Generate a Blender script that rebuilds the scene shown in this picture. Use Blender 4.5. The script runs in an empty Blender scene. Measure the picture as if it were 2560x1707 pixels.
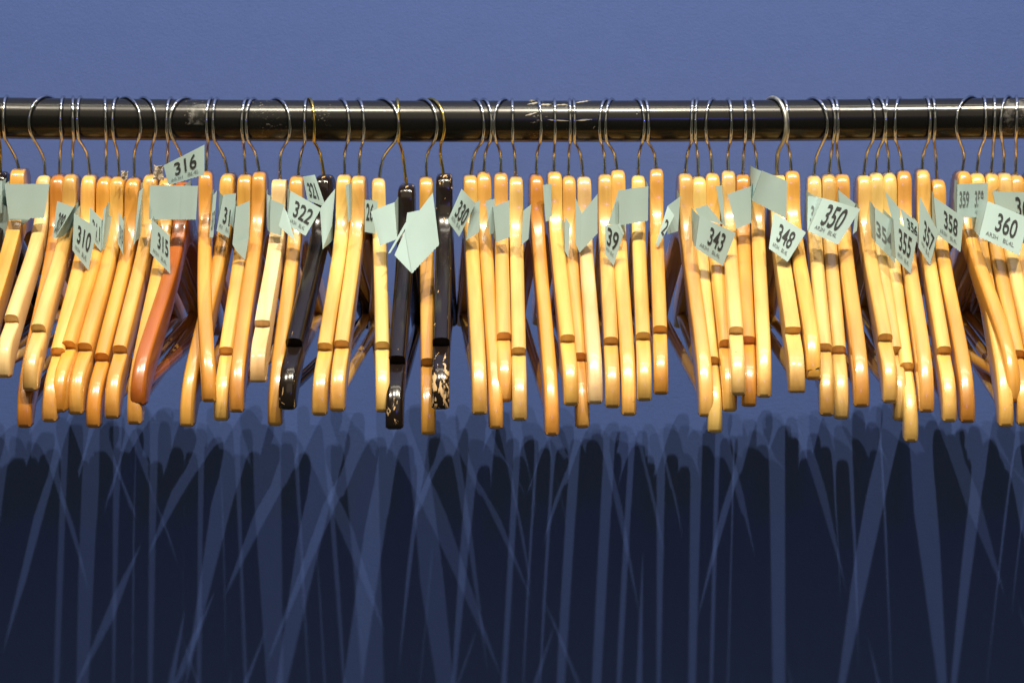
import bpy, bmesh, math, random
from mathutils import Vector, Matrix
random.seed(7)
S = bpy.context.scene
COL = S.collection

# ------------------------------------------------------------------ camera
FPX, W, H = 6516.0, 2560.0, 1707.0      # focal length in photo pixels, photo size
D = 2.30                                # camera to rail, metres
PITCH = math.atan(1233.5 / FPX)
RAIL_Z = 1.60
# camera height so that the rail centre falls on photo row 302 (it sags a little in the middle)
_a = PITCH - math.atan((853.5 - 300.0) / FPX)
CAM = Vector((0.0, -D, RAIL_Z + D * math.tan(_a)))
cam = bpy.data.cameras.new('camera')
cam.sensor_width = 36.0
cam.lens = 36.0 * FPX / W
cam.clip_start, cam.clip_end = 0.05, 60
cam.dof.use_dof = True
cam.dof.focus_distance = 2.22
cam.dof.aperture_fstop = 14.0
co = bpy.data.objects.new('camera', cam)
COL.objects.link(co)
co.location = CAM
co.rotation_euler = (math.pi / 2 - PITCH, 0, 0)
S.camera = co
FWD = Vector((0, math.cos(PITCH), -math.sin(PITCH)))
UP = Vector((0, math.sin(PITCH), math.cos(PITCH)))

def ray(px, py):
    return FWD + Vector((1, 0, 0)) * ((px - W / 2) / FPX) + UP * ((H / 2 - py) / FPX)

def at(px, py, y):
    r = ray(px, py)
    return CAM + r * ((y - CAM.y) / r.y)

# ------------------------------------------------------------------ world, lamps, exposure
w = bpy.data.worlds.new('World'); S.world = w; w.use_nodes = True
bg = w.node_tree.nodes['Background']
bg.inputs[0].default_value = (0.95, 0.88, 0.58, 1); bg.inputs[1].default_value = 0.095

def spot(name, loc, target, power, color, radius, size=62, blend=0.6):
    l = bpy.data.lights.new(name, 'SPOT'); l.energy = power; l.color = color
    l.shadow_soft_size = radius; l.spot_size = math.radians(size); l.spot_blend = blend
    o = bpy.data.objects.new(name, l); COL.objects.link(o)
    o.location = loc
    o.rotation_euler = (Vector(target) - Vector(loc)).to_track_quat('-Z', 'Y').to_euler()
    return o
WARM = (1.0, 0.90, 0.72)
# a row of four track lamps high in front of the rail
for lx, ly, lz, lp in ((-1.10, -0.85, 2.36, 145), (-0.33, -0.83, 2.28, 130), (0.19, -0.78, 2.30, 190), (0.75, -0.86, 2.34, 205)):
    spot('track_lamp', (lx, ly, RAIL_Z + lz), (lx * 0.5, 0.1, RAIL_Z - 0.1), lp, WARM, 0.011, 80)
spot('blue_lamp', (0.30, -2.6, RAIL_Z + 0.85), (0, 0, RAIL_Z), 7, (0.16, 0.18, 1.0), 0.05)

def area(name, loc, target, sx, sy, power, color):
    l = bpy.data.lights.new(name, 'AREA'); l.shape = 'RECTANGLE'; l.size = sx; l.size_y = sy; l.energy = power; l.color = color
    o = bpy.data.objects.new(name, l); COL.objects.link(o); o.location = loc
    o.rotation_euler = (Vector(target) - Vector(loc)).to_track_quat('-Z', 'Y').to_euler()
# the strip of ceiling light over the rail, and the soft room light further out in front
area('ceiling_lamp', (0.35, 0.02, RAIL_Z + 2.45), (0.35, 0.0, RAIL_Z), 2.6, 0.14, 15, (1.0, 0.93, 0.80))
area('room_lamp', (0.1, -2.7, RAIL_Z + 1.95), (0, 0.2, RAIL_Z), 2.6, 1.6, 9, (1.0, 0.84, 0.62))

S.view_settings.view_transform = 'Standard'
S.view_settings.look = 'None'
S.view_settings.exposure = 0.0
S.view_settings.gamma = 1.0

# ------------------------------------------------------------------ helpers
def tag(o, label=None, cat=None, group=None, kind=None):
    if label: o['label'] = label
    if cat: o['category'] = cat
    if group: o['group'] = group
    if kind: o['kind'] = kind
    return o

def link(name, verts, faces, mat, parent=None, smooth=True, sharp=None):
    me = bpy.data.meshes.new(name)
    me.from_pydata([tuple(v) for v in verts], [], faces)
    me.materials.append(mat)
    bm = bmesh.new(); bm.from_mesh(me)
    bmesh.ops.recalc_face_normals(bm, faces=bm.faces)
    bm.to_mesh(me); bm.free()
    me.polygons.foreach_set('use_smooth', [smooth] * len(me.polygons))
    if smooth and sharp: me.set_sharp_from_angle(angle=math.radians(sharp))
    o = bpy.data.objects.new(name, me); COL.objects.link(o)
    if parent:
        o.parent = parent
    return o

def catmull(pts, n):
    """smooth curve through pts (tuples), n steps per span, ends included"""
    P = [Vector(p) for p in pts]; out = []
    for i in range(len(P) - 1):
        p0 = P[i - 1] if i else P[0] * 2 - P[1]
        p1, p2 = P[i], P[i + 1]
        p3 = P[i + 2] if i + 2 < len(P) else P[-1] * 2 - P[-2]
        for k in range(n):
            t = k / n
            out.append(0.5 * ((2 * p1) + (p2 - p0) * t + (2 * p0 - 5 * p1 + 4 * p2 - p3) * t * t + (3 * p1 - p0 - 3 * p2 + p3) * t ** 3))
    out.append(P[-1].copy())
    return out

def tube(path, r, n=10, cap=True):
    vs, fs = [], []
    prev = None
    for i, p in enumerate(path):
        t = (path[min(i + 1, len(path) - 1)] - path[max(i - 1, 0)]).normalized()
        if prev is None:
            a = t.cross(Vector((1, 0, 0)))
            if a.length < 0.1: a = t.cross(Vector((0, 1, 0)))
            a.normalize()
        else:
            a = (prev - t * prev.dot(t)).normalized()
        prev = a; b = t.cross(a)
        for k in range(n):
            q = 2 * math.pi * k / n
            vs.append(p + (a * math.cos(q) + b * math.sin(q)) * r)
    m = len(path)
    for i in range(m - 1):
        for k in range(n):
            fs.append((i * n + k, i * n + (k + 1) % n, (i + 1) * n + (k + 1) % n, (i + 1) * n + k))
    if cap:
        fs.append(tuple(range(n))); fs.append(tuple((m - 1) * n + k for k in range(n)))
    return vs, fs

# ------------------------------------------------------------------ materials
def mat(name):
    m = bpy.data.materials.new(name); m.use_nodes = True
    nt = m.node_tree
    return m, nt, nt.nodes['Principled BSDF']

def N(nt, t, **kw):
    n = nt.nodes.new(t)
    for k, v in kw.items(): setattr(n, k, v)
    return n

def ramp(nt, fac, stops):
    r = N(nt, 'ShaderNodeValToRGB'); e = r.color_ramp.elements
    while len(e) < len(stops): e.new(0.5)
    for el, (p, c) in zip(e, stops):
        el.position = p; el.color = c if len(c) == 4 else (*c, 1)
    nt.links.new(fac, r.inputs[0]); return r.outputs[0]

def noise(nt, scale, detail=4, vec=None, rough=0.5, loc_scale=None, dist=0.0):
    tc = N(nt, 'ShaderNodeTexCoord'); mp = N(nt, 'ShaderNodeMapping')
    nt.links.new(tc.outputs['Object'], mp.inputs[0])
    if loc_scale: mp.inputs['Scale'].default_value = loc_scale
    n = N(nt, 'ShaderNodeTexNoise'); n.inputs['Scale'].default_value = scale
    n.inputs['Detail'].default_value = detail; n.inputs['Roughness'].default_value = rough
    n.inputs['Distortion'].default_value = dist
    nt.links.new(mp.outputs[0], n.inputs['Vector'])
    return n.outputs['Fac'], mp

def mix(nt, fac, a, b, mode='MIX'):
    m = N(nt, 'ShaderNodeMix', data_type='RGBA', blend_type=mode)
    for i, v in ((0, fac), (6, a), (7, b)):
        if hasattr(v, 'is_linked'): nt.links.new(v, m.inputs[i])
        elif isinstance(v, tuple): m.inputs[i].default_value = v if len(v) == 4 else (*v, 1)
        else: m.inputs[i].default_value = v
    return m.outputs[2]

def bump(nt, b, h, strength, dist):
    n = N(nt, 'ShaderNodeBump'); n.inputs['Strength'].default_value = strength
    n.inputs['Distance'].default_value = dist
    nt.links.new(h, n.inputs['Height']); nt.links.new(n.outputs[0], b.inputs['Normal'])

# varnished wood: the tint of each hanger is its object colour; grain runs along the arm
def wood(name, rough, coat):
    m, nt, b = mat(name)
    oi = N(nt, 'ShaderNodeObjectInfo')
    g1, mp1 = noise(nt, 60, 4, loc_scale=(1.2, 0.10, 0.22), dist=0.7)
    g2, mp2 = noise(nt, 12, 3, loc_scale=(1, 0.5, 0.5))
    g3, mp3 = noise(nt, 300, 2, loc_scale=(1, 0.06, 0.1))
    for mp in (mp1, mp2, mp3):                       # every hanger its own piece of timber
        v = N(nt, 'ShaderNodeVectorMath', operation='SCALE'); v.inputs[0].default_value = (3.1, 5.7, 4.3)
        nt.links.new(oi.outputs['Random'], v.inputs['Scale']); nt.links.new(v.outputs[0], mp.inputs['Location'])
    c = mix(nt, ramp(nt, g1, [(0.38, (0, 0, 0)), (0.66, (1, 1, 1))]), (0.86, 0.79, 0.70), (1.06, 1.06, 1.05))
    c = mix(nt, 1.0, oi.outputs['Color'], c, 'MULTIPLY')
    t = mix(nt, ramp(nt, g2, [(0.34, (0, 0, 0)), (0.62, (1, 1, 1))]), (0.80, 0.68, 0.50), (1.05, 1.06, 1.1))
    c = mix(nt, 1.0, c, t, 'MULTIPLY')
    f = mix(nt, ramp(nt, g3, [(0.35, (0, 0, 0)), (0.5, (1, 1, 1))]), (0.95, 0.93, 0.90), (1, 1, 1))
    c = mix(nt, 1.0, c, f, 'MULTIPLY')
    # small dents and grubby specks
    g4, mp4 = noise(nt, 130, 2)
    c = mix(nt, ramp(nt, g4, [(0.74, (0, 0, 0)), (0.82, (0.45, 0.45, 0.45))]), c, (0.16, 0.07, 0.02))
    # hands and floors have dirtied the ends of the arms
    tc = N(nt, 'ShaderNodeTexCoord'); sp = N(nt, 'ShaderNodeSeparateXYZ'); nt.links.new(tc.outputs['Object'], sp.inputs[0])
    ab = N(nt, 'ShaderNodeMath', operation='ABSOLUTE'); nt.links.new(sp.outputs['Y'], ab.inputs[0])
    g5, mp5 = noise(nt, 70, 4)
    ma = N(nt, 'ShaderNodeMath', operation='MULTIPLY_ADD'); nt.links.new(g5, ma.inputs[0]); ma.inputs[1].default_value = 0.030; nt.links.new(ab.outputs[0], ma.inputs[2])
    er = N(nt, 'ShaderNodeMapRange'); er.inputs[1].default_value = 0.210; er.inputs[2].default_value = 0.226; er.inputs[4].default_value = 0.6
    nt.links.new(ma.outputs[0], er.inputs[0])
    c = mix(nt, er.outputs[0], c, mix(nt, 1.0, c, (0.55, 0.40, 0.28), 'MULTIPLY'))
    nt.links.new(c, b.inputs['Base Color'])
    b.inputs['Roughness'].default_value = rough
    b.inputs['Coat Weight'].default_value = coat; b.inputs['Coat Roughness'].default_value = 0.15
    b.inputs['Coat IOR'].default_value = 1.5
    bump(nt, b, g1, 0.10, 0.0006)
    return m
M_wood = wood('varnished_wood', 0.36, 1.0)
M_raw = wood('matt_wood', 0.5, 0.25)

def black_paint(name, thr, lim):
    m, nt, b = mat(name)
    tc = N(nt, 'ShaderNodeTexCoord'); sp = N(nt, 'ShaderNodeSeparateXYZ')
    nt.links.new(tc.outputs['Object'], sp.inputs[0])
    n1, mp = noise(nt, 260, 5, loc_scale=(1.0, 0.35, 0.35), rough=0.55, dist=0.9)
    # more paint is lost at the very end of the arm and on the neck
    e = N(nt, 'ShaderNodeMapRange'); e.inputs[1].default_value = -0.175; e.inputs[2].default_value = -0.204
    e.inputs[3].default_value = 0; e.inputs[4].default_value = thr
    nt.links.new(sp.outputs['Y'], e.inputs[0])
    e2 = N(nt, 'ShaderNodeMapRange'); e2.inputs[1].default_value = -0.022; e2.inputs[2].default_value = -0.002
    e2.inputs[3].default_value = 0; e2.inputs[4].default_value = 0.12
    nt.links.new(sp.outputs['Z'], e2.inputs[0])
    a = N(nt, 'ShaderNodeMath', operation='ADD'); nt.links.new(n1, a.inputs[0]); nt.links.new(e.outputs[0], a.inputs[1])
    a2 = N(nt, 'ShaderNodeMath', operation='ADD'); nt.links.new(a.outputs[0], a2.inputs[0]); nt.links.new(e2.outputs[0], a2.inputs[1])
    k = ramp(nt, a2.outputs[0], [(lim, (0, 0, 0)), (lim + 0.01, (1, 1, 1))])
    n2, _ = noise(nt, 20, 3, loc_scale=(1, .2, .3))
    base = mix(nt, n2, (0.006, 0.004, 0.004), (0.014, 0.008, 0.006))
    c = mix(nt, k, base, (0.55, 0.36, 0.17))
    nt.links.new(c, b.inputs['Base Color'])
    r = mix(nt, k, (0.17, 0.17, 0.17), (0.6, 0.6, 0.6)); nt.links.new(r, b.inputs['Roughness'])
    n3, _ = noise(nt, 90, 3)
    bump(nt, b, n3, 0.12, 0.0008)
    return m
M_black = black_paint('black_paint', 0.09, 0.72)
M_chip = black_paint('chipped_black_paint', 0.155, 0.668)

def metal(name, col, rough):
    m, nt, b = mat(name); b.inputs['Metallic'].default_value = 1
    n, _ = noise(nt, 160, 3)
    c = mix(nt, n, tuple(x * 0.75 for x in col), col); nt.links.new(c, b.inputs['Base Color'])
    r = ramp(nt, n, [(0.3, (rough * .7,) * 3), (0.7, (rough * 1.4,) * 3)]); nt.links.new(r, b.inputs['Roughness'])
    return m
M_chrome = metal('chromed_wire', (0.60, 0.62, 0.66), 0.10)
M_brass = metal('brassed_wire', (0.74, 0.56, 0.17), 0.16)
M_dull = metal('dull_wire', (0.60, 0.60, 0.52), 0.42)

m, nt, b = mat('black_rail_paint')
n1, _ = noise(nt, 9, 5, loc_scale=(0.25, 1, 1)); n2, _ = noise(nt, 260, 3, loc_scale=(0.25, 1, 1))
c = mix(nt, n1, (0.003, 0.003, 0.003), (0.006, 0.006, 0.0055))
# residue of old tape at a few places along the rail
tc = N(nt, 'ShaderNodeTexCoord'); sp = N(nt, 'ShaderNodeSeparateXYZ'); nt.links.new(tc.outputs['Object'], sp.inputs[0])
tot = None
for px_, half in ((492, 26), (675, 44), (805, 25), (1380, 60), (2530, 34)):
    mr = N(nt, 'ShaderNodeMath', operation='COMPARE'); nt.links.new(sp.outputs['X'], mr.inputs[0])
    mr.inputs[1].default_value = (px_ - 1280) / 2833; mr.inputs[2].default_value = half / 2833
    if tot is None: tot = mr.outputs[0]
    else:
        ad = N(nt, 'ShaderNodeMath', operation='ADD'); nt.links.new(tot, ad.inputs[0]); nt.links.new(mr.outputs[0], ad.inputs[1]); tot = ad.outputs[0]
gl, _ = noise(nt, 520, 3, loc_scale=(0.7, 1, 1), rough=0.6)
gk = ramp(nt, gl, [(0.60, (0, 0, 0)), (0.66, (1, 1, 1))])
g2, _ = noise(nt, 60, 2); gk = mix(nt, 1.0, gk, ramp(nt, g2, [(0.45, (0, 0, 0)), (0.6, (1, 1, 1))]), 'MULTIPLY')
gk = mix(nt, tot, (0, 0, 0), gk)
c = mix(nt, gk, c, (0.14, 0.13, 0.11))
nt.links.new(c, b.inputs['Base Color'])
nt.links.new(ramp(nt, n1, [(0.3, (0.19,) * 3), (0.7, (0.27,) * 3)]), b.inputs['Roughness'])
b.inputs['Specular IOR Level'].default_value = 0.45
bump(nt, b, n2, 0.05, 0.0003)
M_rail = m

m, nt, b = mat('rail_scuff')
b.inputs['Base Color'].default_value = (0.27, 0.25, 0.21, 1); b.inputs['Roughness'].default_value = 0.5
M_scuff = m

m, nt, b = mat('clear_tape')
b.inputs['Base Color'].default_value = (0.9, 0.88, 0.82, 1); b.inputs['Roughness'].default_value = 0.12
n1, _ = noise(nt, 130, 4)
nt.links.new(ramp(nt, n1, [(0.48, (0.01,) * 3), (0.78, (0.20,) * 3)]), b.inputs['Alpha'])
bump(nt, b, n1, 0.8, 0.002)
M_tape = m

def paper(name, col):
    m, nt, b = mat(name)
    n1, _ = noise(nt, 45, 3); n2, _ = noise(nt, 900, 2)
    c = mix(nt, n1, tuple(x * 0.93 for x in col), tuple(min(1, x * 1.04) for x in col))
    nt.links.new(c, b.inputs['Base Color']); b.inputs['Roughness'].default_value = 0.62
    b.inputs['Specular IOR Level'].default_value = 0.25
    bump(nt, b, n2, 0.10, 0.0003)
    return m
M_paper = paper('pale_green_paper', (0.42, 0.57, 0.565))
M_scrap = paper('torn_white_paper', (0.50, 0.43, 0.34))
m, nt, b = mat('black_ink'); b.inputs['Base Color'].default_value = (0.030, 0.034, 0.036, 1); b.inputs['Roughness'].default_value = 0.6
M_ink = m
m, nt, b = mat('grey_ink'); b.inputs['Base Color'].default_value = (0.13, 0.15, 0.15, 1); b.inputs['Roughness'].default_value = 0.6
M_ink2 = m
m, nt, b = mat('crack_dark'); b.inputs['Base Color'].default_value = (0.03, 0.012, 0.005, 1); b.inputs['Roughness'].default_value = 0.9
M_crack = m

m, nt, b = mat('blue_wall_paint')
n1, _ = noise(nt, 2.2, 4); n2, _ = noise(nt, 420, 3, rough=0.6); n3, _ = noise(nt, 60, 4)
c = mix(nt, n1, (0.066, 0.117, 0.352), (0.074, 0.126, 0.372))
c2 = mix(nt, ramp(nt, n3, [(0.35, (0, 0, 0)), (0.65, (1, 1, 1))]), (0.985, 0.985, 0.985), (1.015, 1.015, 1.015))
c = mix(nt, 1.0, c, c2, 'MULTIPLY')
nt.links.new(c, b.inputs['Base Color']); b.inputs['Roughness'].default_value = 0.7
b.inputs['Specular IOR Level'].default_value = 0.3
bump(nt, b, n2, 0.25, 0.0008)
M_wall = m

# ------------------------------------------------------------------ the setting
WALL_Y = 0.2535
vs = [(-3, WALL_Y, 0), (3, WALL_Y, 0), (3, WALL_Y, 3.6), (-3, WALL_Y, 3.6),
      (-3, WALL_Y + .1, 0), (3, WALL_Y + .1, 0), (3, WALL_Y + .1, 3.6), (-3, WALL_Y + .1, 3.6)]
fs = [(0, 1, 2, 3), (4, 7, 6, 5), (0, 4, 5, 1), (3, 2, 6, 7), (0, 3, 7, 4), (1, 5, 6, 2)]
tag(link('wall', vs, fs, M_wall, smooth=False), kind='structure')

# ------------------------------------------------------------------ the rail
RR = 0.0182
def rail_z(x):                       # the loaded rail sags a few millimetres
    return RAIL_Z + 0.0016 - 0.0030 * max(0.0, 1 - (x / 0.46) ** 2)
xs = [-1.1 + 2.2 * i / 120 for i in range(121)]
vs, fs = tube([Vector((x, 0, rail_z(max(-.46, min(.46, x))))) for x in xs], RR, 48)
rail = link('clothes_rail', vs, fs, M_rail, sharp=60)
tag(rail, 'black painted round steel rail holding up the whole row of hangers', 'clothes rail')

def on_rail(px, py):                 # point of the rail's front surface behind a photo pixel
    P = at(px, py, 0); zc = rail_z(P.x)
    y = 0.0
    for _ in range(6):
        P = at(px, py, y); h = max(-0.98, min(0.98, (P.z - zc) / RR)); y = -RR * math.sqrt(1 - h * h)
    return P, Vector((0, y, P.z - zc)).normalized()

# scratches through the paint: short ragged slivers lying on the curved surface
def sliver(x0, y0, x1, y1, wd):
    n = 10; vs, fs = [], []
    for i in range(n + 1):
        t = i / n; a = wd * (1 - abs(2 * t - 1) ** 2) * random.uniform(0.35, 1.0) + 0.2
        jx = random.uniform(-1, 1)
        for s in (-1, 1):
            P, nn = on_rail(x0 + (x1 - x0) * t + jx, y0 + (y1 - y0) * t + s * a + random.uniform(-.4, .4))
            vs.append(P + nn * 0.00025)
    for i in range(n): fs.append((2 * i, 2 * i + 1, 2 * i + 3, 2 * i + 2))
    link('scratch', vs, fs, M_scuff, rail, smooth=False)
for a in [(1313, 290, 1342, 282, 2.4), (1318, 262, 1352, 256, 2.2), (1345, 263, 1380, 262, 2.6), (1386, 264, 1420, 262, 1.8),
          (1438, 258, 1478, 252, 1.6), (1368, 300, 1425, 303, 1.8), (1440, 302, 1479, 299, 2.6), (1322, 253, 1338, 252, 2.4),
          (1483, 322, 1487, 316, 1.4), (1591, 286, 1594, 285, 1.6)]:
    sliver(*a)
def rail_tape(x0, x1, y0, y1):
    vs, fs = [], []; nx, ny = 14, 14
    for j in range(ny + 1):
        for i in range(nx + 1):
            P, nn = on_rail(x0 + (x1 - x0) * i / nx + (3 * math.sin(j * 1.7) if i in (0, nx) else 0) + 8 * (1 - j / ny), y0 + (y1 - y0) * j / ny)
            vs.append(P + nn * (0.0004 + random.uniform(0, .0003)))
    for j in range(ny):
        for i in range(nx):
            a = j * (nx + 1) + i; fs.append((a, a + 1, a + nx + 2, a + nx + 1))
    link('clear_tape', vs, fs, M_tape, rail)
rail_tape(470, 512, 262, 312)
rail_tape(2505, 2590, 250, 335)

# ------------------------------------------------------------------ hanger bodies
TH = 0.0121
HEAD_T = [(0, 0), (6, .1), (10.5, 1.4), (14, 4.6), (16.2, 10), (17.4, 18), (19.2, 27), (24, 37), (35, 48.5), (55, 62), (82, 77.5), (112, 93), (140, 107.5), (162, 119.5)]
HEAD_B = [(0, 58), (3, 58), (6, 58), (9, 58.4), (12, 59), (16, 60), (21, 62), (28, 66), (39, 73), (55, 83.5), (76, 97), (102, 113), (127, 128), (148, 141)]
TIP_N_T = [(159.0, 125.1), (166.5, 128.8), (176, 133.0), (187, 138.8), (196, 147), (201, 155.5), (203, 163.5), (203.0, 170)]
TIP_N_B = [(148.6, 141.3), (154, 145), (160, 149), (168, 154.5), (175.5, 160), (182, 165), (186.5, 168.5), (189, 171)]
TIP_P_T = [(162, 119.5), (170, 124.2), (178, 129.6), (187, 136.6), (195, 145.5), (200.5, 155), (202.8, 163.5), (203.0, 170)]
TIP_P_B = [(148, 141), (154, 145), (160, 149), (168, 154.5), (175.5, 160), (182, 165), (186.5, 168.5), (189, 171)]

def half_profile(notch, tiplen):
    """lists of (u, v) for the top and the bottom edge from the middle to the end, millimetres"""
    hT = catmull(HEAD_T, 3); hB = catmull(HEAD_B, 3)
    tT, tB = (TIP_N_T, TIP_N_B) if notch else (TIP_P_T, TIP_P_B)
    T2 = catmull(tT, 3); B2 = catmull(tB, 3)
    if not notch: T2, B2 = T2[1:], B2[1:]
    return hT + T2, hB + B2, len(hT)

def body_mesh(notch, us, rt, vs_scale, tilt, bow, thick):
    T, B, brk = half_profile(notch, us)
    T = [Vector((p.x, p.y)) for p in T]; B = [Vector((p.x, p.y)) for p in B]
    # round the end a little: the last two sections shrink
    full = [(Vector((-t.x, t.y)), Vector((-b.x, b.y))) for t, b in zip(T[:0:-1], B[:0:-1])] + list(zip(T, B))
    n = len(full); verts = []; faces = []
    h = thick * 1000 / 2
    rb = min(rt, 3.2)
    def section(t, b, shrink, crown):
        d = b - t; L = d.length; d = d / L
        hh = h - shrink; r1 = min(rt, hh - .3, L * .45); r2 = min(rb, hh - .3, L * .45); out = []
        K = 5
        for k in range(K):                          # top left corner to top right
            a = math.pi - math.pi / 2 * k / (K - 1)
            out.append((-hh + r1 + r1 * math.cos(a), shrink + r1 - r1 * math.sin(a)))
        out.append((0, shrink))
        for k in range(K):
            a = math.pi / 2 - math.pi / 2 * k / (K - 1)
            out.append((hh - r1 + r1 * math.cos(a), shrink + r1 - r1 * math.sin(a)))
        out = [(x, q - crown * (1 - (x / hh) ** 2)) for x, q in out]
        for k in range(K):
            a = -math.pi / 2 * k / (K - 1)
            out.append((hh - r2 + r2 * math.cos(a), L - shrink - r2 - r2 * math.sin(a)))
        for k in range(K):
            a = -math.pi / 2 - math.pi / 2 * k / (K - 1)
            out.append((-hh + r2 + r2 * math.cos(a), L - shrink - r2 - r2 * math.sin(a)))
        return [(x, t + d * q) for x, q in out]
    stations = []
    end_in = 1.6 if rt > 2 else 0.6
    for i, (t, b) in enumerate(full):
        j = abs(i - (n - 1) // 2) - (brk - 1)       # steps beyond the notch wall
        base = 0.9 if rt > 2 else 0.2
        cr = base
        if notch: cr = base + 0.6 * max(0, 1 + j / 8) if j <= 0 else (base - (base + 0.8) * max(0, 1 - (j - 1) / 9))
        stations.append((t, b, 0.0, cr))
    t0, b0, _, _ = stations[0]; t1, b1, _, _ = stations[-1]
    dn = Vector((0.10, 1.0)).normalized()
    stations = [(t0 + Vector((-.1, 1)) * end_in, b0 + Vector((-.1, 1)) * end_in, end_in, .3)] + stations + [(t1 + dn * end_in, b1 + dn * end_in, end_in, .3)]
    for (t, b, sh, cr) in stations:
        for x, p in section(t, b, sh, cr):
            u = p.x / 1000 * us; v = p.y / 1000
            xx = x / 1000 + bow * (u / 0.2) ** 2
            verts.append((xx, -u, -(v * vs_scale + tilt * u)))
    m_ = len(verts) // len(stations)
    for i in range(len(stations) - 1):
        for k in range(m_):
            faces.append((i * m_ + k, i * m_ + (k + 1) % m_, (i + 1) * m_ + (k + 1) % m_, (i + 1) * m_ + k))
    faces.append(tuple(range(m_))); faces.append(tuple((len(stations) - 1) * m_ + k for k in range(m_)))
    return verts, faces

COLS = {'cream': (.74, .56, .28), 'pale': (.75, .53, .18), 'yellow': (.75, .47, .13), 'gold': (.72, .40, .09), 'orange': (.66, .315, .055),
        'amber': (.54, .24, .04), 'red': (.43, .130, .010), 'black': (.02, .015, .013)}

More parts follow.
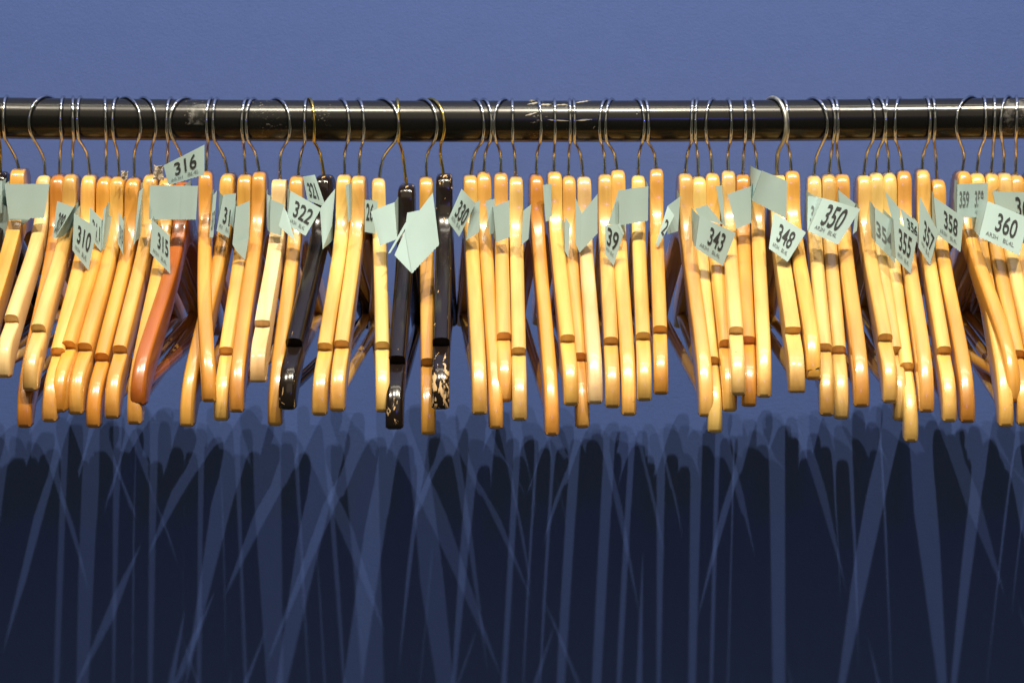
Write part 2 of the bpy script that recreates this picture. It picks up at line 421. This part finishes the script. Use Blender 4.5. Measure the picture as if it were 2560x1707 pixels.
# index: hook crest x, bulge x, bend x, neck (x, y), tip end (x, y), notch, colour, bow (mm), flags
HG = [
 (0,   -6,  -4,   2, (  0, 432), (-92, 1010), 1, 'black', 0, ''),
 (1,   16,   8,  39, ( 50, 422), (-58,  985), 0, 'gold', 0, 'square'),
 (2,  112,  72, 110, (113, 441), ( 10,  943), 1, 'cream', 3, 'flat'),
 (3,  158, 151, 150, (148, 438), ( 62, 1067), 0, 'amber', 0, ''),
 (4,  183, 182, 181, (180, 437), ( 76,  976), 1, 'pale', 2, ''),
 (5,  200, 193, 219, (226, 439), (125, 1053), 1, 'gold', 0, ''),
 (6,  262, 264, 265, (265, 443), (148, 1029), 1, 'orange', 0, ''),
 (7,  291, 281, 295, (298, 443), (190, 1035), 1, 'yellow', 0, ''),
 (8,  318, 352, 335, (336, 446), (234, 1067), 1, 'orange', 0, ''),
 (9,  362, 390, 376, (380, 437), (281, 1045), 1, 'gold', 2, ''),
 (10, 426, 416, 419, (419, 446), (337, 1059), 0, 'gold', 0, ''),
 (11, 460, 424, 456, (458, 456), (346, 1012), 0, 'red', -6, ''),
 (12, 527, 516, 518, (515, 429), (524, 1003), 0, 'orange', 12, ''),
 (13, 541, 532, 561, (572, 435), (468, 1065), 0, 'gold', 0, ''),
 (14, 617, 604, 611, (614, 438), (554, 1050), 1, 'yellow', 0, ''),
 (15, 632, 615, 640, (650, 431), (592, 1029), 0, 'orange', 3, ''),
 (16, 694, 725, 700, (700, 449), (645,  957), 1, 'cream', 0, 'square flat'),
 (17, 766, 761, 752, (743, 441), (688, 1062), 0, 'gold', 0, ''),
 (18, 775, 786, 801, (812, 440), (718, 1022), 1, 'black', 5, 'square'),
 (19, 855, 873, 861, (862, 438), (799, 1037), 1, 'yellow', 0, ''),
 (20, 897, 910, 899, (898, 441), (844, 1027), 1, 'yellow', 2, ''),
 (21, 960, 997, 957, (946, 447), (957, 1029), 1, 'pale', -2, ''),
 (22, 993, 997, 1007, (1017, 463), (986, 1071), 1, 'black', 0, 'square'),
 (23, 1060, 1093, 1067, (1065, 444), (1071, 1085), 1, 'gold', 0, ''),
 (24, 1079, 1111, 1100, (1111, 437), (1101, 1021), 1, 'chip', 0, 'square'),
 (25, 1189, 1210, 1185, (1175, 439), (1199, 1035), 0, 'yellow', 0, ''),
 (26, 1211, 1229, 1212, (1209, 431), (1240, 1070), 0, 'gold', 0, ''),
 (27, 1258, 1235, 1252, (1252, 433), (1262, 1003), 1, 'gold', 0, ''),
 (28, 1280, 1282, 1287, (1290, 443), (1299, 1050), 1, 'pale', 0, ''),
 (29, 1344, 1353, 1342, (1340, 438), (1380, 1087), 0, 'orange', -2, ''),
 (30, 1386, 1388, 1385, (1385, 430), (1428, 1012), 1, 'yellow', 0, ''),
 (31, 1424, 1426, 1422, (1421, 441), (1456, 1068), 1, 'gold', 0, ''),
 (32, 1434, 1437, 1452, (1459, 443), (1488, 1008), 0, 'cream', 0, ''),
 (33, 1514, 1499, 1511, (1512, 437), (1531, 1018), 1, 'pale', 0, ''),
 (34, 1528, 1514, 1537, (1544, 426), (1572, 1037), 0, 'gold', 0, ''),
 (35, 1594, 1611, 1597, (1595, 440), (1611, 1001), 1, 'pale', 0, ''),
 (36, 1612, 1622, 1637, (1641, 423), (1652,  985), 1, 'gold', 0, ''),
 (37, 1733, 1729, 1718, (1712, 435), (1765, 1040), 0, 'yellow', -2, ''),
 (38, 1743, 1739, 1744, (1746, 443), (1787, 1080), 1, 'pale', 0, ''),
 (39, 1780, 1765, 1778, (1780, 434), (1824, 1027), 1, 'gold', 0, ''),
 (40, 1821, 1829, 1819, (1820, 428), (1845,  987), 1, 'pale', 0, ''),
 (41, 1861, 1865, 1859, (1857, 437), (1872, 1015), 1, 'orange', 0, ''),
 (42, 1878, 1885, 1890, (1894, 433), (1910,  992), 0, 'yellow', 0, ''),
 (43, 1935, 1966, 1943, (1942, 438), (1992,  983), 1, 'pale', 0, 'square flat'),
 (44, 1958, 1971, 1975, (1979, 429), (2033,  948), 0, 'gold', 0, ''),
 (45, 2036, 2069, 2040, (2034, 441), (2067, 1038), 1, 'pale', 0, ''),
 (46, 2074, 2088, 2078, (2071, 437), (2103, 1046), 1, 'pale', 0, ''),
 (47, 2087, 2096, 2093, (2104, 437), (2153, 1016), 0, 'gold', 0, ''),
 (48, 2175, 2187, 2166, (2158, 440), (2225, 1006), 1, 'yellow', -2, ''),
 (49, 2197, 2214, 2193, (2189, 433), (2250, 1050), 1, 'pale', 0, ''),
 (50, 2219, 2215, 2221, (2222, 433), (2277, 1103), 1, 'pale', 0, ''),
 (51, 2248, 2238, 2251, (2258, 428), (2316, 1029), 0, 'gold', 0, ''),
 (52, 2316, 2326, 2308, (2305, 425), (2373, 1053), 1, 'yellow', 0, ''),
 (53, 2331, 2338, 2339, (2343, 450), (2418, 1055), 0, 'gold', 0, ''),
 (54, 2424, 2391, 2411, (2405, 429), (2533, 1003), 0, 'gold', -4, ''),
 (55, 2459, 2465, 2447, (2441, 434), (2514, 1065), 0, 'yellow', 0, ''),
 (56, 2485, 2487, 2482, (2477, 434), (2560, 1062), 1, 'yellow', 0, ''),
 (57, 2519, 2502, 2510, (2509, 433), (2598, 1040), 1, 'pale', 0, ''),
 (58, 2541, 2542, 2540, (2539, 438), (2626, 1050), 0, 'yellow', 0, ''),
 (59, 2583, 2579, 2577, (2575, 434), (2672, 1030), 0, 'gold', 0, ''),
]
LABEL = {
 0: 'black painted hanger on a brassy hook cut off by the left edge',
 1: 'square topped wooden hanger behind the blank tag at the far left',
 2: 'very pale cream hanger, first to end in the left corner, wide bowed hook',
 3: 'dark amber hanger half hidden behind the pale one tagged 309',
 4: 'pale yellow notched hanger with the narrow tag numbered 309',
 5: 'golden hanger behind the slanting tag numbered 310',
 6: 'orange notched hanger with tag 311 peeping out beside tag 310',
 7: 'yellow notched hanger with edge-on tag, scrap of torn paper on its neck',
 8: 'glossy orange hanger with a sliver of tag, between the two with paper scraps',
 9: 'golden notched hanger with crumpled white paper stuck on its neck',
 10: 'golden hanger with tag 315, tip showing below the red-brown one',
 11: 'the only red-brown hanger, under the upright tag 316',
 12: 'smooth orange hanger just right of the red-brown hanger and tag 316',
 13: 'golden hanger with the folded tag showing 31, arm swung left behind its neighbour',
 14: 'yellow notched hanger with a blank tag torn at the bottom',
 15: 'smooth orange bowed hanger without notch, left of the square cream one',
 16: 'square edged cream hanger with split wood and wide bowed hook',
 17: 'golden hanger with tag 322, partly behind the leftmost whole black hanger',
 18: 'black hanger leaning left on a brassy hook, chipped only at its tip',
 19: 'yellow notched hanger first to the right of the leaning black hanger',
 20: 'yellow notched hanger second to the right of the leaning black hanger',
 21: 'pale notched hanger immediately left of the dark black-brown hanger under blank tags',
 22: 'dark black-brown hanger hanging lowest of the black ones, on a brassy hook',
 23: 'golden notched hanger squeezed between two black hangers, reaching very low',
 24: 'upright black hanger with paint badly chipped along its edge and tip',
 25: 'yellow smooth hanger with the tilted tag 330 right of the chipped black one',
 26: 'golden smooth hanger with darker tip, second right of tag 330',
 27: 'knotty golden notched hanger behind a blank tag, short tip',
 28: 'pale straight notched hanger just right of the knotty golden one',
 29: 'orange smooth hanger with dark low tip, right of the long pale notched one',
 30: 'yellow notched hanger with a narrow blank tag on its left side',
 31: 'golden hanger with dark notch, squeezed left of the pale unnotched one',
 32: 'pale cream smooth hanger without notch behind a blank creased tag',
 33: 'pale notched hanger directly left of the tag ending in 39',
 34: 'golden smooth hanger with the tag ending in 39',
 35: 'pale notched hanger behind the wide blank square tag',
 36: 'golden notched hanger last before the wide gap, next to tag ending in 2',
 37: 'yellow smooth hanger first after the wide gap, with its round bar showing',
 38: 'pale notched hanger behind the tag numbered 343',
 39: 'glossy golden hanger whose thin tip shows below tag 343',
 40: 'pale notched hanger with a high short tip, right of tag 343',
 41: 'orange hanger with dark notch behind a bent blank tag',
 42: 'yellow smooth hanger under the big tilted blank tag',
 43: 'square edged pale hanger with tag 348 on a thick dull wire hook',
 44: 'golden smooth hanger with a cracked tip, right of tag 348',
 45: 'pale notched hanger behind the left part of tag 350, wide hook',
 46: 'pale notched hanger behind the right part of tag 350',
 47: 'golden smooth hanger directly right of tag 350',
 48: 'yellow notched hanger with shiny clear tape on its neck',
 49: 'pale notched hanger with a half turned tag just left of tag 355',
 50: 'pale notched hanger with tag 355, its tip the lowest of all',
 51: 'golden smooth hanger right of the one whose tip hangs lowest',
 52: 'yellow notched hanger with the pointed tag numbered 357',
 53: 'golden smooth hanger with the tag numbered 358',
 54: 'golden hanger swinging right with double printed tag 359',
 55: 'yellow hanger with large tag 360, tip passing under its neighbour',
 56: 'yellow notched hanger whose tip meets the right edge of the photo',
 57: 'pale hanger with the tag starting with 3 at the right edge',
 58: 'yellow hanger with a straight hook, last hook inside the right edge',
 59: 'golden hanger cut off by the right edge of the photo',
}
HANG = {}; US = {}
_r = random.Random(5)
for q in range(26):                     # the row goes on past both edges of the photo
    side = -1 if q < 13 else 1; k_ = q % 13
    x = (-44 - 37 * k_) if side < 0 else (2612 + 36 * k_)
    x += _r.uniform(-9, 9); tx = 1280 + (x - 1280) * 1.1 + _r.uniform(-30, 30)
    HG.append((100 + q, x, x + _r.uniform(-20, 20), x, (x, 438), (tx, _r.uniform(1000, 1070)), _r.random() < .6, _r.choice(['pale', 'yellow', 'gold', 'orange']), 0, ''))
    LABEL[100 + q] = 'wooden hanger on the rail beyond the %s edge of the photo' % ('left' if side < 0 else 'right')
R_TIP = 0.1995
for (i, xc, xb, xe, nk, tp, notch, colr, bow, flags) in HG:
    rnd = random.Random(100 + i)
    neck = at(nk[0], nk[1], 0)
    us = rnd.uniform(0.925, 1.04); RT = R_TIP * us
    # where the ray through the tip meets a circle of the arm's length round the neck
    r = ray(*tp); a = r.x ** 2 + r.y ** 2
    ox, oy = CAM.x - neck.x, CAM.y - neck.y
    bq = ox * r.x + oy * r.y; cq = ox * ox + oy * oy - RT ** 2
    k = (-bq - math.sqrt(max(0, bq * bq - a * cq))) / a
    P = CAM + r * k
    drop = neck.z - P.z
    bowm = bow / 1000
    yaw = math.atan2(P.x - neck.x, -(P.y - neck.y)) - math.atan(bowm / 0.2)
    d0 = 0.1715
    vsc = 1 + (drop / d0 - 1) * 0.40
    tilt = (drop - d0 * vsc) / RT
    root = bpy.data.objects.new('coat_hanger', None); COL.objects.link(root)
    root.empty_display_size = 0.03
    root.location = neck; root.rotation_euler = (0, 0, yaw)
    tag(root, LABEL[i], 'coat hanger', 'wooden coat hangers along the rail')
    HANG[i] = (root, neck, yaw); US[i] = us
    sq = 'square' in flags
    rt = 1.3 if sq and colr not in ('black', 'chip') else (3.2 if colr in ('black', 'chip') else rnd.uniform(2.3, 3.6))
    th = (0.0145 if colr in ('black', 'chip') else 0.0125 if sq else TH) * rnd.uniform(0.97, 1.03)
    vs, fs = body_mesh(notch, us, rt, vsc, tilt, bowm, th)
    bmat = {'black': M_black, 'chip': M_chip}.get(colr) or (M_raw if 'flat' in flags else M_wood)
    body = link('wooden_body', vs, fs, bmat, root, sharp=50)
    c = COLS.get(colr, COLS['black']); j = [rnd.uniform(.93, 1.07)] * 3
    body.color = (c[0] * j[0], c[1] * j[1] * rnd.uniform(.97, 1.03), c[2] * j[2] * rnd.uniform(.9, 1.1), 1)
    # trouser bar between the arms
    uu = 0.186 * us; bz = lambda u: -(0.158 * vsc + tilt * u)
    pth = [Vector((bowm * (u / .2) ** 2 * 0.0 + bowm * .85, -u, bz(u))) for u in [-uu + 2 * uu * q / 8 for q in range(9)]]
    vs, fs = tube(pth, 0.0048, 14)
    bar = link('trouser_bar', vs, fs, bmat, root, sharp=50); bar.color = body.color
    # wire hook: back end, over the rail, down the front, bend, shank into the neck
    wr = 0.0018 if i == 43 else 0.00142
    Rh = 0.0216 if i != 43 else 0.0225
    pc, pb, pe = at(xc, 245, 0), at(xb, 300, -Rh), at(xe, 384 if abs(xb - xe) < 28 else 392, 0)
    zr = rail_z(max(-.46, min(.46, pc.x))); zc = zr + RR + wr - Rh
    path = []
    for q in range(-34, 207, 8):
        f = math.radians(200 - (q + 34))
        path.append(Vector((pc.x + (pb.x - pc.x) * math.cos(f), -Rh * math.cos(f), zc + Rh * math.sin(f))))
    path = [p for p in path]
    last = path[-1]
    bend = Vector((pe.x, 0, pe.z))
    nk0 = Vector((neck.x, 0, neck.z - 0.004))
    s1 = last.lerp(bend, 0.72); s2 = bend.lerp(nk0, 0.22)
    path += catmull([last, s1, s2, nk0], 6)[1:]
    im = Matrix.Translation(neck) @ Matrix.Rotation(yaw, 4, 'Z'); im.invert()
    vs, fs = tube([im @ p for p in path], wr, 10)
    hm = M_brass if i in (0, 18, 22, 24) else (M_dull if i == 43 else M_chrome)
    link('hook', vs, fs, hm, root, sharp=60)

# ------------------------------------------------------------------ number tags
def local(i, P):
    root, neck, yaw = HANG[i]
    return (Matrix.Rotation(-yaw, 3, 'Z') @ (Vector(P) - neck))

DEP = [(400, .019), (470, .020), (520, .025), (560, .034), (600, .048), (650, .066), (700, .085)]
def dep(y):
    for (a, p), (b, q) in zip(DEP, DEP[1:]):
        if y <= b: return p + (q - p) * max(0, (y - a)) / (b - a)
    return DEP[-1][1]

def panel(quad, off, curl, lean=0.1):
    """function (s, t) -> world point on a slightly curled sheet with four photo corners TL TR BR BL"""
    ym = max(p[1] for p in quad)
    C = []
    for p in quad:
        d = lean * dep(p[1]) + (1 - lean) * dep(ym) + 0.004 + off - (0.012 if lean < 0.2 and ym > 620 else 0) + (p[2] if len(p) > 2 else 0)
        C.append(at(p[0], p[1], -d))
    def f(s, t):
        P = (C[0] * (1 - s) + C[1] * s) * (1 - t) + (C[3] * (1 - s) + C[2] * s) * t
        n = (C[1] - C[0]).cross(C[3] - C[0]).normalized()
        if n.y > 0: n = -n
        return P + n * curl * (math.sin(math.pi * s) + 0.35 * math.sin(2 * math.pi * s + 1.0) * t)
    n = (C[1] - C[0]).cross(C[3] - C[0]).normalized()
    if n.y > 0: n = -n
    return f, n

TXT = {}
def text_pts(s, bold):
    if (s, bold) in TXT: return TXT[(s, bold)]
    cu = bpy.data.curves.new('t', 'FONT'); cu.body = s; cu.size = 1; cu.offset = bold; cu.resolution_u = 4
    o = bpy.data.objects.new('t', cu); COL.objects.link(o)
    dg = bpy.context.evaluated_depsgraph_get(); me = bpy.data.meshes.new_from_object(o.evaluated_get(dg))
    bm = bmesh.new(); bm.from_mesh(me)
    bmesh.ops.triangulate(bm, faces=bm.faces)
    bmesh.ops.subdivide_edges(bm, edges=[e for e in bm.edges if e.calc_length() > 0.25], cuts=1, use_grid_fill=False)
    bmesh.ops.triangulate(bm, faces=bm.faces)
    bm.verts.ensure_lookup_table()
    V = [v.co.copy() for v in bm.verts]; F = [[v.index for v in f.verts] for f in bm.faces]
    bm.free(); bpy.data.objects.remove(o); bpy.data.curves.remove(cu); bpy.data.meshes.remove(me)
    x0, x1 = min(v.x for v in V), max(v.x for v in V); y0, y1 = min(v.y for v in V), max(v.y for v in V)
    V = [((v.x - x0) / (x1 - x0), (v.y - y0) / (y1 - y0)) for v in V]
    TXT[(s, bold)] = (V, F); return V, F

def ink(i, parent, f, n, s, box, m, bold, name):
    V, F = text_pts(s, bold); s0, s1, t0, t1 = box
    vs = [local(i, f(s0 + (s1 - s0) * x, t1 - (t1 - t0) * y) + n * 0.0004) for x, y in V]
    link(name, vs, F, m, parent, smooth=False)

def add_tag(i, panels, label=None):
    """panels: (quad, offset, curl, number, opts)"""
    vs, fs = [], []; inks = []
    root, neck, yaw = HANG[i]
    th = 0.00022
    for k, pn in enumerate(panels):
        quad, off, curl = pn[0], pn[1], pn[2]
        f, n = panel(quad, off, curl, pn[4]['lean'] if len(pn) > 4 and 'lean' in pn[4] else 0.36 if i in (17, 18, 22, 23, 43, 45, 55) else 0.08)
        nx, ny = 22, 8
        rg = random.Random(i * 31 + k)
        for side in (0, 1):
            base = len(vs)
            for j in range(ny + 1):
                for q in range(nx + 1):
                    t = j / ny
                    if j == ny: t += 0.010 * (1 if q % 2 else -1)
                    vs.append(local(i, f(q / nx, t) - n * th * side))
            for j in range(ny):
                for q in range(nx):
                    a = base + j * (nx + 1) + q; fs.append((a, a + 1, a + nx + 2, a + nx + 1))
        # thin rim
        o = (nx + 1) * (ny + 1); b0 = base - o
        rim = [q for q in range(nx + 1)] + [j * (nx + 1) + nx for j in range(1, ny + 1)] + [ny * (nx + 1) + q for q in range(nx - 1, -1, -1)] + [j * (nx + 1) for j in range(ny - 1, 0, -1)]
        for a, b in zip(rim, rim[1:] + rim[:1]): fs.append((b0 + a, b0 + b, b0 + o + b, b0 + o + a))
        if len(pn) > 3 and pn[3]: inks.append((f, n, pn[3], pn[4] if len(pn) > 4 else {}))
        # the gummed end that runs back to the neck
        if k == 0:
            L, R = f(0, .5), f(1, .5)
            e = 0 if abs(L.x - neck.x) < abs(R.x - neck.x) else 1
            sx = 1 if f(e, .5).x > neck.x else -1
            if abs(f(e, .5).x - neck.x) < 0.02:
                base = len(vs); m_ = 6
                for j in range(m_ + 1):
                    A = f(e, j / m_ * .96 + .02); 
                    for q in range(5):
                        w_ = q / 4
                        B = Vector((neck.x + sx * (TH / 2 + 0.0009), -0.004, A.z))
                        Pq = A.lerp(B, w_); Pq.x = A.x + (B.x - A.x) * min(1, w_ * 1.6)
                        for sd in (0, 1): vs.append(local(i, Pq + Vector((sx * th * sd, 0, 0))))
                for j in range(m_):
                    for q in range(4):
                        for sd in (0, 1):
                            a = base + (j * 5 + q) * 2 + sd; fs.append((a, a + 2, a + 12, a + 10))
    t = link('number_tag', vs, fs, M_paper, root, smooth=False)
    for pol in t.data.polygons: pol.use_smooth = True
    t.data.set_sharp_from_angle(angle=math.radians(35))
    if label: t['label'] = label
    for f, n, s, op in inks:
        bx = op.get('box', (0.20, 0.80, 0.30, 0.66)); mid, hh = (bx[2] + bx[3]) / 2, (bx[3] - bx[2]) / 2 * 1.22
        ink(i, t, f, n, s, (bx[0], bx[1], mid - hh, mid + hh), op.get('ink', M_ink), 0.013, 'printed_number')
        if op.get('code', True):
            ink(i, t, f, n, 'AR3H', op.get('c1', (0.13, 0.42, 0.76, 0.87)), M_ink2, 0.0, 'printed_code')
            ink(i, t, f, n, 'BL4L', op.get('c2', (0.55, 0.82, 0.76, 0.87)), M_ink2, 0.0, 'printed_code')

T = add_tag
T(0, [([(-46, 455), (6, 452), (6, 533), (-46, 536)], 0, .0005)])
T(1, [([(11, 460), (124, 460), (110, 545), (22, 547)], .006, .001), ([(-12, 500), (20, 519), (76, 546), (5, 608)], -.024, 0, None, {'lean': 0.08})])
T(4, [([(143, 503), (185, 518), (138, 597), (131, 592)], .004, 0, '309', {'box': (.3, .86, .32, .78)})], 'narrow pale green tag numbered 309')
T(5, [([(185, 534), (243, 569), (221, 676), (181, 625)], .008, .0012, '310', {'box': (.22, .86, .25, .62)})], 'slanting pale green tag numbered 310')
T(6, [([(225, 518), (254, 549), (252, 629), (222, 590)], .002, 0, '311', {'box': (.25, .9, .32, .7)})], 'half hidden tag numbered 311')
T(7, [([(259, 524), (266, 515), (256, 622), (252, 618)], .003, 0)])
T(8, [([(297, 529), (309, 552), (307, 635), (295, 610)], .003, 0, '313', {'box': (.3, .95, .35, .7)})])
T(9, [([(348, 478), (358, 470), (337, 608), (332, 616)], .003, .0)])
T(10, [([(380, 549), (424, 589), (426, 685), (375, 632)], .010, .001, '315', {'box': (.36, .92, .22, .58)})], 'tag numbered 315')
T(11, [([(375, 463), (453, 465), (450, 549), (372, 548)], .016, .0008), ([(450, 464, .001), (495, 465), (490, 549), (449, 549, .001)], .015, .0015),
       ([(409, 414), (511, 362), (511, 437), (421, 463)], .020, .0015, '316', {'box': (.24, .80, .18, .62), 'c1': (.10, .42, .76, .88), 'c2': (.56, .86, .74, .86)})],
  'tag standing up above the rest, numbered 316')
T(12, [([(533, 489), (542, 477), (533, 594), (523, 593)], .003, 0, '317', {'box': (.3, .9, .45, .8), 'code': False})])
T(13, [([(558, 488), (581, 501), (572, 595), (541, 577)], .006, .0004, '31', {'box': (.35, .95, .3, .66), 'c2': (.7, .95, .76, .87)}), ([(558, 488), (590, 483), (584, 572), (576, 560)], .002, 0)], 'half folded tag showing the figures 31')
T(14, [([(590, 517), (624, 502), (622, 595), (581, 612)], .006, .0006), ([(581, 611), (622, 594), (613, 650), (591, 628)], .008, 0)])
T(15, [([(668, 486), (676, 490), (676, 582), (669, 575)], 0, 0)])
T(16, [([(676, 498), (711, 512), (703, 589), (674, 580)], .004, .0006)])
T(17, [([(726, 477), (803, 521), (764, 590), (717, 562)], .016, .0012, '322', {'box': (.20, .88, .22, .62)}), ([(757, 442), (787, 437), (815, 518), (769, 501)], .014, .0008, '321', {'box': (.2, .75, .3, .75), 'code': False}), ([(709, 518), (718, 532), (738, 603), (697, 565)], .016, .0006)],
  'tag numbered 322 with a second one folded over above it')
T(18, [([(800, 522), (838, 472), (830, 564), (807, 625)], .010, .001)])
T(19, [([(864, 463), (872, 460), (875, 555), (871, 555)], .004, 0)])
T(21, [([(912, 500), (945, 503), (937, 584), (912, 580)], -.012, 0, '26', {'box': (.12, .72, .14, .58), 'code': False})], 'tag ending in 26')
T(22, [([(927, 529), (986, 506), (993, 598), (950, 615)], .012, .0012)])
T(23, [([(1012, 578), (1082, 482), (1098, 612), (1030, 684)], .022, .001), ([(1012, 578), (1030, 590), (1030, 684), (986, 638)], .0215, 0), ([(1018, 532), (1048, 526), (1047, 548), (1012, 580)], .018, 0), ([(1014, 556), (1020, 560), (976, 632), (970, 634)], .020, 0)], 'big folded blank tag pointing down')
T(25, [([(1154, 472), (1189, 509), (1148, 592), (1119, 552)], .010, .0008, '330', {'box': (.22, .9, .28, .68)}), ([(1180, 512), (1200, 500), (1198, 580), (1165, 601)], .004, 0)], 'tilted tag numbered 330')
T(26, [([(1214, 503), (1237, 497), (1235, 583), (1224, 587)], .003, 0)])
T(27, [([(1232, 517), (1273, 501), (1275, 593), (1241, 606)], .006, .001)])
T(28, [([(1308, 527), (1328, 511), (1321, 598), (1303, 613)], .006, .0004)])
T(30, [([(1357, 463), (1378, 461), (1379, 552), (1364, 554)], -.012, -.001)])
T(31, [([(1412, 540), (1425, 561), (1421, 644), (1412, 628)], .004, 0)])
T(32, [([(1454, 534), (1494, 485), (1494, 583), (1449, 632)], .008, .0005), ([(1439, 494), (1454, 534), (1449, 632), (1438, 607)], .008, 0)])
T(34, [([(1517, 563), (1543, 561), (1557, 590), (1513, 635)], .006, .0), ([(1513, 563), (1557, 590), (1534, 665), (1512, 635)], .009, .0004, '39', {'box': (.14, .84, .05, .55), 'c1': (.1, .4, .68, .8), 'c2': (.5, .8, .68, .8)}), ([(1546, 477), (1552, 474), (1549, 563), (1520, 561)], .006, 0)], 'tag ending in 39')
T(35, [([(1547, 477), (1621, 466), (1620, 552), (1548, 564)], .010, -.0012)])
T(37, [([(1669, 515), (1701, 491), (1695, 578), (1668, 586)], .006, .0003), ([(1669, 515, -.006), (1686, 540), (1644, 619), (1640, 608)], .004, 0, '2', {'box': (.35, .95, .28, .62), 'code': False})], 'folded tag ending in 2')
T(38, [([(1749, 540), (1839, 583), (1807, 665), (1738, 619)], .014, .0012, '343', {'box': (.34, .80, .20, .64)}), ([(1738, 522), (1768, 512), (1808, 562), (1749, 545)], .006, 0)], 'tag numbered 343')
T(40, [([(1790, 465), (1805, 464), (1813, 566), (1806, 560)], .003, .0)])
T(41, [([(1819, 486), (1877, 466), (1879, 557), (1841, 573)], .010, -.001)])
T(42, [([(1905, 427), (1968, 453), (1966, 547), (1879, 501)], .018, -.0012)], 'big tilted blank tag')
T(43, [([(1934, 532), (2015, 581), (1969, 655), (1922, 622)], .014, .0010, '348', {'box': (.24, .80, .22, .64)})], 'tag numbered 348')
T(45, [([(2056, 495), (2151, 523), (2095, 612), (2020, 578)], .018, .0016, '350', {'box': (.22, .78, .16, .66)}), ([(2020, 490), (2056, 495), (2030, 582), (2018, 576)], .014, 0, '35', {'box': (.3, .95, .3, .68), 'code': False, 'ink': M_ink2})], 'large tag numbered 350')
T(46, [([(2096, 475), (2139, 510), (2130, 536), (2100, 520)], .006, 0)])
T(48, [([(2140, 517), (2147, 522), (2142, 577), (2132, 586)], .006, 0)])
T(49, [([(2187, 518), (2233, 554), (2238, 658), (2189, 607)], .006, .0006, '354', {'box': (.05, .9, .38, .72), 'ink': M_ink2, 'code': False})], 'half turned tag with faint print')
T(50, [([(2233, 546), (2293, 592), (2276, 684), (2239, 647)], .014, .0008, '355', {'box': (.22, .82, .18, .62)}), ([(2212, 477), (2251, 524), (2250, 565), (2230, 548)], .008, 0)], 'tag numbered 355')
T(51, [([(2251, 520), (2296, 558), (2294, 608), (2262, 575)], .007, 0, '356', {'box': (.3, .95, .28, .7), 'code': False})])
T(52, [([(2299, 491), (2346, 580), (2325, 664), (2296, 619)], .010, .0004, '357', {'box': (.3, .9, .3, .66), 'c1': (.2, .45, .76, .85)})], 'pointed tag numbered 357')
T(53, [([(2334, 492), (2409, 544), (2401, 630), (2343, 586)], .010, .0008, '358', {'box': (.32, .82, .22, .62)})], 'tag numbered 358')
T(54, [([(2393, 461), (2470, 457), (2467, 543), (2391, 543)], .012, .001, '359', {'box': (.58, .86, .26, .66), 'ink': M_ink2, 'c1': (.6, .7, .78, .9), 'c2': (.76, .86, .78, .9)}), ([(2394, 461), (2428, 459), (2427, 543), (2392, 543)], .0128, .0006, '359', {'box': (.15, .85, .26, .66), 'ink': M_ink2, 'code': False})], 'square tag with 359 printed twice')
T(55, [([(2469, 503), (2572, 546), (2548, 639), (2447, 593)], .018, .0016, '360', {'box': (.30, .80, .22, .62)})], 'large tag numbered 360')
T(57, [([(2481, 478), (2590, 482), (2590, 560), (2495, 545)], .010, .0010, '362', {'box': (.50, .98, .22, .78), 'code': False})], 'tag at the edge starting with 3')

# ------------------------------------------------------------------ scraps of paper, tape, cracks
def scrap(i, cx, cy, rx, ry, seed):
    rg = random.Random(seed); vs, fs = [], []; n = 9
    for j in range(n + 1):
        for q in range(n + 1):
            a, b_ = q / n * 2 - 1, j / n * 2 - 1
            k = 1 - 0.3 * rg.random() if (j in (0, n) or q in (0, n)) else 1
            vs.append(local(i, at(cx + a * rx * k + rg.uniform(-1.5, 1.5), cy + b_ * ry * k + rg.uniform(-2, 2), -.021 + .0018 * math.sin(q * .9 + j * .5) + rg.uniform(-.0006, .0006))))
    for j in range(n):
        for q in range(n):
            a = j * (n + 1) + q; fs.append((a, a + 1, a + n + 2, a + n + 1))
    link('torn_paper', vs, fs, M_scrap, HANG[i][0], smooth=False)
scrap(9, 396, 432, 13, 22, 3)
scrap(7, 311, 439, 9, 12, 5)

def crack(i, pts, d):
    path = [local(i, at(x, y, -d)) for x, y in pts]
    vs, fs = tube(path, 0.0003, 5)
    link('crack', vs, fs, M_crack, HANG[i][0])
crack(44, [(2013, 925), (2020, 926), (2028, 924), (2036, 925), (2044, 920), (2050, 918)], 0.2032 * US[44])
